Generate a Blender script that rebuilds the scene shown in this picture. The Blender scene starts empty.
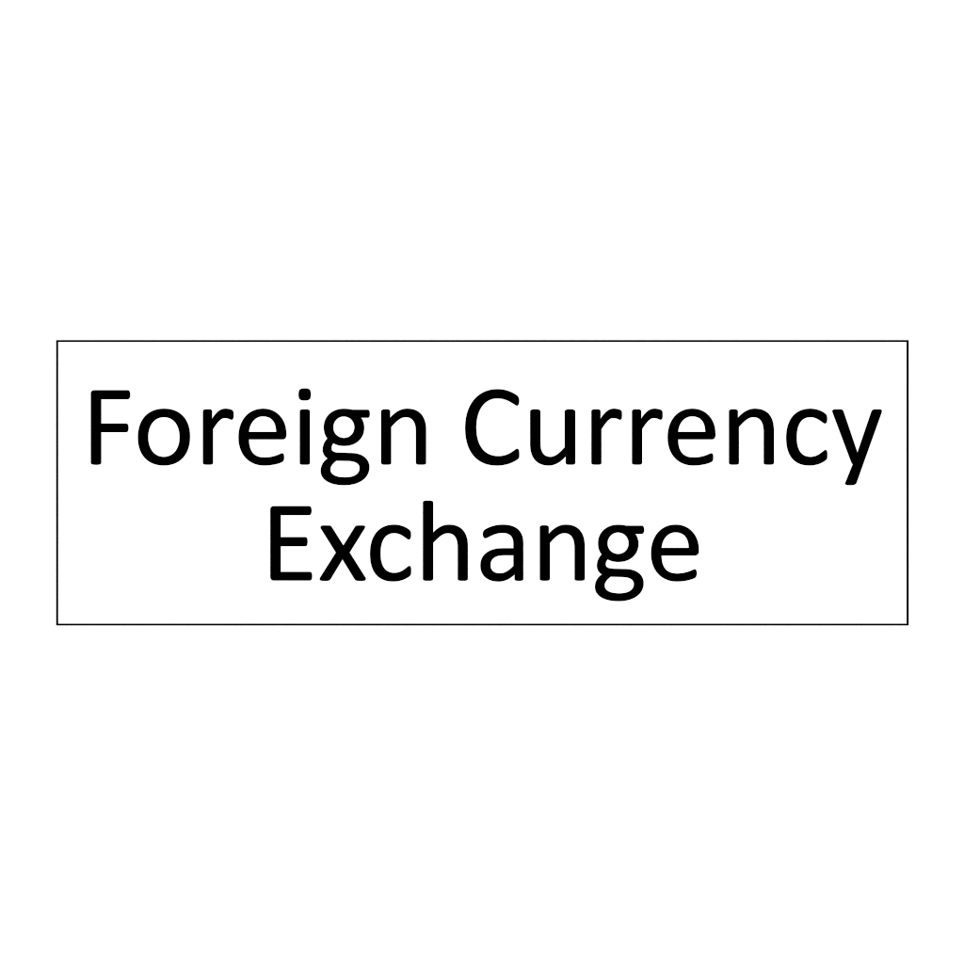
import bpy, math, re

scene = bpy.context.scene
col = scene.collection

# ------------------------------------------------------------------ scale
# The sign is 300 mm x 100 mm.  One layout unit is one point of its artwork
# (1/72 inch); the artwork's middle is the origin of the sign.
PT = 0.0254 / 72.0
CX, CY = 482.0, 482.0
EYE = 1.5                      # height of the sign's middle above the floor


def to_xz(px, py):
    return ((px - CX) * PT, -(py - CY) * PT)


# ------------------------------------------------------------------ letter outlines
# name: (x0, y0, drawing unit, outline).  Commands: M L C Z, and
# v x,y,k / h x,y,k: a quarter turn that sets off vertically / horizontally.
S70, S90, S100 = 70 / 964, 90 / 964, 100 / 964
GLYPHS = {
    'F': (80, 380, S100, """M106.5,797 L106.5,132 C106.5,110 120,100 143,100 L460,100 C475,100 481,115 481,142
        C481,168 475,183 460,183 L203,183 L203,423 L447,423 C460,423 465,438 465,460 C465,484 460,500 447,500
        L203,500 L203,797 C203,806 195,810 184,813 C172,817 137,817 126,813 C114,810 106.5,806 106.5,797 Z"""),
    'o': (130, 400, S70, """M112,515 v470,122,.62 h824,503,.62 v465,899,.62 h112,515,.62 Z
        M247,512 v468,233,.6 h687,510,.6 v465,786,.6 h247,512,.6 Z"""),
    'r': (185, 400, S70, """M250,866 L250,158 C250,142 262,132 290,132 L335,132 C358,132 370,140 370,160 L370,266
        C425,185 478,122 555,122 C595,122 625,130 645,140 C658,147 664,158 665,180 L665,225 C665,255 655,270 640,270
        C615,262 590,245 547,245 C490,245 440,310 382,402 L382,866 C382,880 365,888 340,888 L300,888
        C270,888 250,880 250,866 Z"""),
    'e': (230, 400, S70, """M120,515 v458,122,.6 h772,462,.58 L772,482 C772,518 755,540 725,540 L258,540
        C258,700 320,795 475,795 C560,795 640,770 690,746 C705,739 712,737 718,737 C735,737 742,755 742,785
        C742,825 735,842 715,852 C660,880 560,899 470,899 h120,515,.6 Z
        M258,443 C264,320 345,222 452,222 C575,222 638,300 640,443 Z"""),
    'i': (265, 380, S90, """M375,890 L375,335 C375,324 385,318 405,318 L448,318 C467,318 477,324 477,335 L477,890
        C477,900 465,905 448,905 L405,905 C387,905 375,900 375,890 Z
        M362,155 v425,92,.8 h488,155,.8 v425,217,.8 h362,155,.8 Z"""),
    'g': (305, 400, S90, """M204,290 v415,96,.58 C450,96 480,100 500,106 L670,106 C686,106 692,125 692,147
        C692,172 686,188 670,188 L595,188 C618,215 632,255 632,298 C632,410 545,490 420,490 C370,490 330,477 303,460
        C288,480 281,497 281,518 C281,550 310,566 370,567 L500,570 C605,573 687,625 687,720
        C687,835 580,910 420,910 C270,910 171,855 171,760 C171,705 200,655 247,626 C210,605 192,570 192,532
        C192,485 212,445 243,412 C217,380 204,340 204,290 Z
        M300,295 v415,174,.56 h532,292,.56 v418,409,.56 h300,295,.56 Z
        M335,648 L470,651 C545,654 588,682 588,728 C588,792 530,831 430,831 C330,831 269,800 269,745
        C269,710 295,678 335,648 Z"""),
    'n': (368, 400, S70, """M185,866 L185,158 C185,142 198,132 225,132 L262,132 C290,132 302,142 302,160 L302,252
        C375,170 450,122 540,122 C715,122 797,235 797,415 L797,866 C797,880 778,888 752,888 L710,888
        C682,888 664,880 664,866 L664,440 C664,305 616,233 518,233 C448,233 390,288 316,370 L316,866
        C316,880 298,888 272,888 L230,888 C203,888 185,880 185,866 Z"""),
    'C': (448, 380, S90, """M186,515 C186,255 328,100 530,100 C620,100 690,135 735,165 C755,180 760,200 760,225
        C759,255 752,273 737,273 C710,265 640,194 530,194 C390,194 300,320 300,508 C300,700 385,818 540,818
        C640,818 695,765 722,748 C730,742 736,739 742,739 C757,741 761,765 761,790 L761,812 C761,835 750,845 735,854
        C680,890 610,914 520,914 C310,914 186,765 186,515 Z"""),
    'u': (520, 400, S70, """M143,158 C143,142 160,132 190,132 L232,132 C262,132 277,142 277,158 L277,590
        C277,710 320,786 418,786 C490,786 555,725 620,650 L620,158 C620,142 640,132 668,132 L710,132
        C738,132 757,142 757,158 L757,866 C757,880 742,888 715,888 L675,888 C648,888 634,880 634,866 L634,767
        C560,850 485,899 395,899 C220,899 143,780 143,605 Z"""),
    'c': (770, 400, S70, """M226,520 C226,275 345,122 555,122 C640,122 715,155 757,188 C780,207 785,230 785,265
        C783,302 773,322 755,322 C728,318 660,233 558,233 C430,233 364,335 364,515 C364,690 430,786 556,786
        C650,786 705,730 742,702 C752,694 760,690 767,690 C782,694 786,715 786,740 L786,782
        C786,805 775,820 755,835 C700,873 630,899 540,899 C330,899 226,760 226,520 Z"""),
    'y': (810, 400, S90, """M243,130 C236,113 245,103 270,103 L325,103 C345,103 351,110 356,122 L508,568 L660,125
        C666,108 678,103 700,103 L745,103 C765,103 771,113 766,130 L495,888 C488,905 465,910 440,910 L415,910
        C385,910 375,902 380,888 L461,688 C452,682 447,672 443,662 Z"""),
    'E': (250, 495, S90, """M220,875 L220,155 C220,133 235,121 257,121 L633,121 C650,121 657,140 657,166
        C657,194 650,213 633,213 L326,213 L326,453 L594,453 C609,453 614,472 614,499 C614,528 608,546 594,546
        L326,546 L326,825 L640,825 C657,825 663,842 663,868 C663,897 657,914 640,914 L257,914
        C235,914 220,900 220,875 Z"""),
    'x': (308, 515, S70, """M178,182 C170,160 185,147 210,147 L280,147 C310,147 318,155 328,172 L487,425 L645,172
        C655,155 665,147 690,147 L755,147 C783,147 790,160 778,182 L570,517 L788,862 C802,885 792,903 760,903
        L690,903 C662,903 652,893 642,878 L475,605 L310,878 C300,893 290,903 262,903 L200,903
        C168,903 156,888 170,862 L388,517 Z"""),
    'h': (400, 495, S90, """M248,898 L248,80 C248,68 262,63 285,63 L315,63 C340,63 352,68 352,80 L352,408
        C408,350 460,320 525,320 C660,320 724,408 724,545 L724,898 C724,911 708,916 690,916 L655,916
        C637,916 621,911 621,898 L621,562 C621,460 585,407 512,407 C458,407 408,452 352,513 L352,898
        C352,911 338,916 318,916 L282,916 C262,916 248,911 248,898 Z"""),
    'a': (465, 515, S70, """M250,265 C250,235 255,222 270,208 C330,165 430,136 520,136 C700,136 800,220 800,388
        L800,883 C800,895 785,903 760,903 L728,903 C702,903 686,895 686,883 L686,812 C620,875 550,914 462,914
        C310,914 215,830 215,695 C215,545 335,460 520,460 L670,460 L670,395 C670,295 620,243 515,243
        C435,243 365,280 315,305 C300,313 288,318 278,318 C258,315 250,290 250,265 Z
        M670,552 L530,552 C410,552 347,605 347,690 C347,765 400,807 483,807 C550,807 610,765 670,702 Z"""),
}

LINE = 116.0                   # line spacing of the two lines of writing
# each letter in reading order: character, its shift from where its outline was drawn, and how it is told apart
WRITING = [
    ('F', 0, 0, 'black capital letter F that begins the word Foreign'),
    ('o', 0, 0, 'black round letter o second in the word Foreign'),
    ('r', 0, 0, 'black letter r between the o and e of Foreign'),
    ('e', 0, 0, 'black letter e before the dotted i of Foreign'),
    ('i', 0, 0, 'black letter i with its square rounded dot'),
    ('g', 0, 0, 'black double storey letter g in the upper word Foreign'),
    ('n', 0, 0, 'black letter n that ends the word Foreign'),
    ('C', 0, 0, 'black capital letter C that begins the word Currency'),
    ('u', 0, 0, 'black letter u after the capital C of Currency'),
    ('r', 388.45, 0, 'black letter r right after the u of Currency'),
    ('r', 429.05, 0, 'black second r of Currency just before its e'),
    ('e', 429.14, 0, 'black letter e in the middle of the word Currency'),
    ('n', 347.73, 0, 'black letter n between the e and c of Currency'),
    ('c', 0, 0, 'black small letter c before the final y of Currency'),
    ('y', 0, 0, 'black letter y with a straight slanting tail'),
    ('E', 0, 0, 'black capital letter E that begins the word Exchange'),
    ('x', 0, 0, 'black diagonal letter x second in the word Exchange'),
    ('c', -416.16, LINE, 'black small letter c between x and h of Exchange'),
    ('h', 0, 0, 'black tall letter h in the word Exchange'),
    ('a', 0, 0, 'black letter a with a closed bowl in Exchange'),
    ('n', 158.60, LINE, 'black letter n between a and g of Exchange'),
    ('g', 274.25, LINE, 'black double storey letter g in the lower word Exchange'),
    ('e', 412.55, LINE, 'black letter e that ends the word Exchange'),
]


def outline_loops(spec, n=14):
    x0, y0, s, d = spec
    loops, cur = [], []
    pen = None

    def cubic(p0, p1, p2, p3):
        for k in range(1, n + 1):
            t = k / n
            u = 1 - t
            cur.append(tuple(u**3 * p0[i] + 3*u*u*t * p1[i] + 3*u*t*t * p2[i] + t**3 * p3[i] for i in (0, 1)))

    for cmd, args in re.findall(r'([MLCZvh])([^MLCZvh]*)', d):
        v = [float(a) for a in re.findall(r'-?\d*\.?\d+', args)]
        if cmd == 'M':
            cur = [(v[0], v[1])]
            loops.append(cur)
            pen = (v[0], v[1])
        elif cmd == 'L':
            cur.append((v[0], v[1]))
            pen = (v[0], v[1])
        elif cmd == 'C':
            cubic(pen, v[0:2], v[2:4], v[4:6])
            pen = (v[4], v[5])
        elif cmd in 'vh':
            x, y, k = v
            if cmd == 'v':
                c1 = (pen[0], pen[1] + (y - pen[1]) * k)
                c2 = (x + (pen[0] - x) * k, y)
                c2 = (x - (x - pen[0]) * k, y)
            else:
                c1 = (pen[0] + (x - pen[0]) * k, pen[1])
                c2 = (x, y - (y - pen[1]) * k)
            cubic(pen, c1, c2, (x, y))
            pen = (x, y)
    out = []
    for lp in loops:
        pts = [(x0 + p[0] * s, y0 + p[1] * s) for p in lp]
        clean = []
        for p in pts:
            if not clean or math.dist(p, clean[-1]) > 1e-4:
                clean.append(p)
        if math.dist(clean[0], clean[-1]) < 1e-4:
            clean.pop()
        out.append(clean)
    return out


def area(lp):
    return 0.5 * sum(lp[i][0] * lp[(i+1) % len(lp)][1] - lp[(i+1) % len(lp)][0] * lp[i][1] for i in range(len(lp)))


def inside(p, lp):
    c = False
    for i in range(len(lp)):
        a, b = lp[i], lp[i - 1]
        if (a[1] > p[1]) != (b[1] > p[1]) and p[0] < (b[0] - a[0]) * (p[1] - a[1]) / (b[1] - a[1]) + a[0]:
            c = not c
    return c


def spread(loops, d):
    """Ink gain: grow the shape by d (the cut film sits a little proud of its drawn line)."""
    out = []
    for lp in loops:
        hole = any(o is not lp and inside(lp[0], o) for o in loops)
        sgn = (1 if area(lp) > 0 else -1) * (-1 if hole else 1)
        res = []
        m = len(lp)
        for i in range(m):
            a, b, c = lp[i - 1], lp[i], lp[(i + 1) % m]
            l1, l2 = math.dist(a, b), math.dist(b, c)
            n1 = ((b[1] - a[1]) / l1, -(b[0] - a[0]) / l1)
            n2 = ((c[1] - b[1]) / l2, -(c[0] - b[0]) / l2)
            q = max(0.3, 1 + n1[0] * n2[0] + n1[1] * n2[1])
            res.append((b[0] + sgn * d * (n1[0] + n2[0]) / q, b[1] + sgn * d * (n1[1] + n2[1]) / q))
        out.append(res)
    return out


# ------------------------------------------------------------------ materials
def new_mat(name):
    m = bpy.data.materials.new(name)
    m.use_nodes = True
    nt = m.node_tree
    return m, nt, nt.nodes['Principled BSDF']


def surface(name, base, vary, rough, spec, scale, bump):
    m, nt, b = new_mat(name)
    tc = nt.nodes.new('ShaderNodeTexCoord')
    nz = nt.nodes.new('ShaderNodeTexNoise')
    nz.inputs['Scale'].default_value = scale
    nz.inputs['Detail'].default_value = 6
    nt.links.new(tc.outputs['Object'], nz.inputs['Vector'])
    mp = nt.nodes.new('ShaderNodeMapRange')
    mp.inputs['To Min'].default_value = base - vary
    mp.inputs['To Max'].default_value = base + vary
    nt.links.new(nz.outputs['Fac'], mp.inputs['Value'])
    nt.links.new(mp.outputs['Result'], b.inputs['Base Color'])
    b.inputs['Roughness'].default_value = rough
    b.inputs['Specular IOR Level'].default_value = spec
    if bump:
        bp = nt.nodes.new('ShaderNodeBump')
        bp.inputs['Strength'].default_value = bump
        bp.inputs['Distance'].default_value = 0.0002
        nt.links.new(nz.outputs['Fac'], bp.inputs['Height'])
        nt.links.new(bp.outputs['Normal'], b.inputs['Normal'])
    return m


M_WALL = surface('matt_white_wall_paint', 0.85, 0.010, 0.9, 0.2, 900, 0.05)
M_PANEL = surface('satin_white_plastic', 0.86, 0.004, 0.5, 0.3, 400, 0.02)
M_INK = surface('matt_black_film', 0.0003, 0.0001, 1.0, 0.0, 500, 0.0)


# ------------------------------------------------------------------ builders
def mesh_from_loops(name, loops, y_front, y_back):
    """Solid of the given outlines (holes by even-odd), from y_back to y_front (front faces -Y)."""
    cu = bpy.data.curves.new(name + '_outline', 'CURVE')
    cu.dimensions = '2D'
    cu.fill_mode = 'BOTH'
    cu.extrude = abs(y_back - y_front) / 2 * 1000.0
    for lp in loops:
        sp = cu.splines.new('POLY')
        sp.points.add(len(lp) - 1)
        for i, p in enumerate(lp):
            x, z = to_xz(*p)
            sp.points[i].co = (x * 1000, z * 1000, 0, 1)      # millimetres while tessellating
        sp.use_cyclic_u = True
    tmp = bpy.data.objects.new(name + '_outline', cu)
    col.objects.link(tmp)
    dg = bpy.context.evaluated_depsgraph_get()
    me = bpy.data.meshes.new_from_object(tmp.evaluated_get(dg), depsgraph=dg)
    bpy.data.objects.remove(tmp)
    bpy.data.curves.remove(cu)
    me.name = name
    mid = (y_front + y_back) / 2
    for v in me.vertices:                                      # stand the shape upright, facing -Y
        x, y, z = v.co
        v.co = (x / 1000, mid - z / 1000, y / 1000)
    for p in me.polygons:
        p.use_smooth = False
    me.validate()
    me.update()
    return me


def link(name, me, mat, parent=None, label=None):
    o = bpy.data.objects.new(name, me)
    if not me.materials:
        me.materials.append(mat)
    col.objects.link(o)
    if parent:
        o.parent = parent
    if label:
        o['label'] = label
    return o


def rect(x0, y0, x1, y1):
    return [(x0, y0), (x1, y0), (x1, y1), (x0, y1)]


# ------------------------------------------------------------------ wall
W = 3.0
me = bpy.data.meshes.new('wall')
me.from_pydata([(-W, 0, -W), (W, 0, -W), (W, 0, W), (-W, 0, W),
                (-W, .1, -W), (W, .1, -W), (W, .1, W), (-W, .1, W)], [],
               [(0, 1, 2, 3), (7, 6, 5, 4), (1, 0, 4, 5), (3, 2, 6, 7), (2, 1, 5, 6), (0, 3, 7, 4)])
wall = link('wall', me, M_WALL)
wall.location = (0, 0, EYE)
wall['kind'] = 'structure'

# ------------------------------------------------------------------ sign
sign = bpy.data.objects.new('sign', None)
col.objects.link(sign)
sign.location = (0, 0, EYE)
sign.empty_display_size = 0.05
sign['label'] = 'thin white rectangular sign with fine black border reading Foreign Currency Exchange on white wall'
sign['category'] = 'sign'

TH = 0.0005                    # the sign is a half millimetre plastic sheet
GAIN = 0.24
BW = 1.40 / 2 + GAIN           # half the border's width
L, T, R, B = 57.25, 341.0, 907.55, 624.5
e = 0.04
link('panel', mesh_from_loops('panel', [rect(L - BW + e, T - BW + e, R + BW - e, B + BW - e)], -TH, -0.00002), M_PANEL, sign)
link('border', mesh_from_loops('border', [rect(L - BW, T - BW, R + BW, B + BW), rect(L + BW, T + BW, R - BW, B - BW)],
                               -TH - 0.00006, -TH + 0.0001), M_INK, sign, 'fine black line round the edge of the panel')

shapes = {}
for ch, dx, dy, lab in WRITING:
    if ch not in shapes:
        loops = spread(outline_loops(GLYPHS[ch]), GAIN)
        shapes[ch] = mesh_from_loops('letter', loops, -TH - 0.00008, -TH + 0.0001)
    o = link('letter', shapes[ch], M_INK, sign, lab)
    o.location = (dx * PT, 0, -dy * PT)

# ------------------------------------------------------------------ light
w = bpy.data.worlds.new('World')
scene.world = w
w.use_nodes = True
bg = w.node_tree.nodes['Background']
bg.inputs['Color'].default_value = (1, 1, 1, 1)
bg.inputs['Strength'].default_value = 0.40

for x in (-1.6, 1.6):          # two large softboxes, as at a copy stand
    ld = bpy.data.lights.new('softbox', 'AREA')
    ld.shape = 'SQUARE'
    ld.size = 1.4
    ld.energy = 38.5
    lo = bpy.data.objects.new('softbox', ld)
    col.objects.link(lo)
    lo.location = (x, -1.9, EYE + 0.1)
    d = -lo.location
    d.z += EYE
    lo.rotation_euler = d.to_track_quat('-Z', 'Y').to_euler()

# ------------------------------------------------------------------ camera
cd = bpy.data.cameras.new('camera')
cd.lens = 100
cd.sensor_width = 36
cd.clip_start = 0.01
cd.clip_end = 100
cam = bpy.data.objects.new('camera', cd)
col.objects.link(cam)
cam.location = (0, -TH - 964 * PT * cd.lens / cd.sensor_width, EYE)
cam.rotation_euler = (math.pi / 2, 0, 0)
scene.camera = cam

scene.view_settings.view_transform = 'Standard'
scene.view_settings.look = 'None'
scene.view_settings.exposure = 0
scene.view_settings.gamma = 1
scene.view_settings.use_curve_mapping = False
scene.cycles.pixel_filter_type = 'BOX'
scene.cycles.denoising_input_passes = 'RGB'
scene.render.dither_intensity = 0.0
scene.cycles.use_adaptive_sampling = False
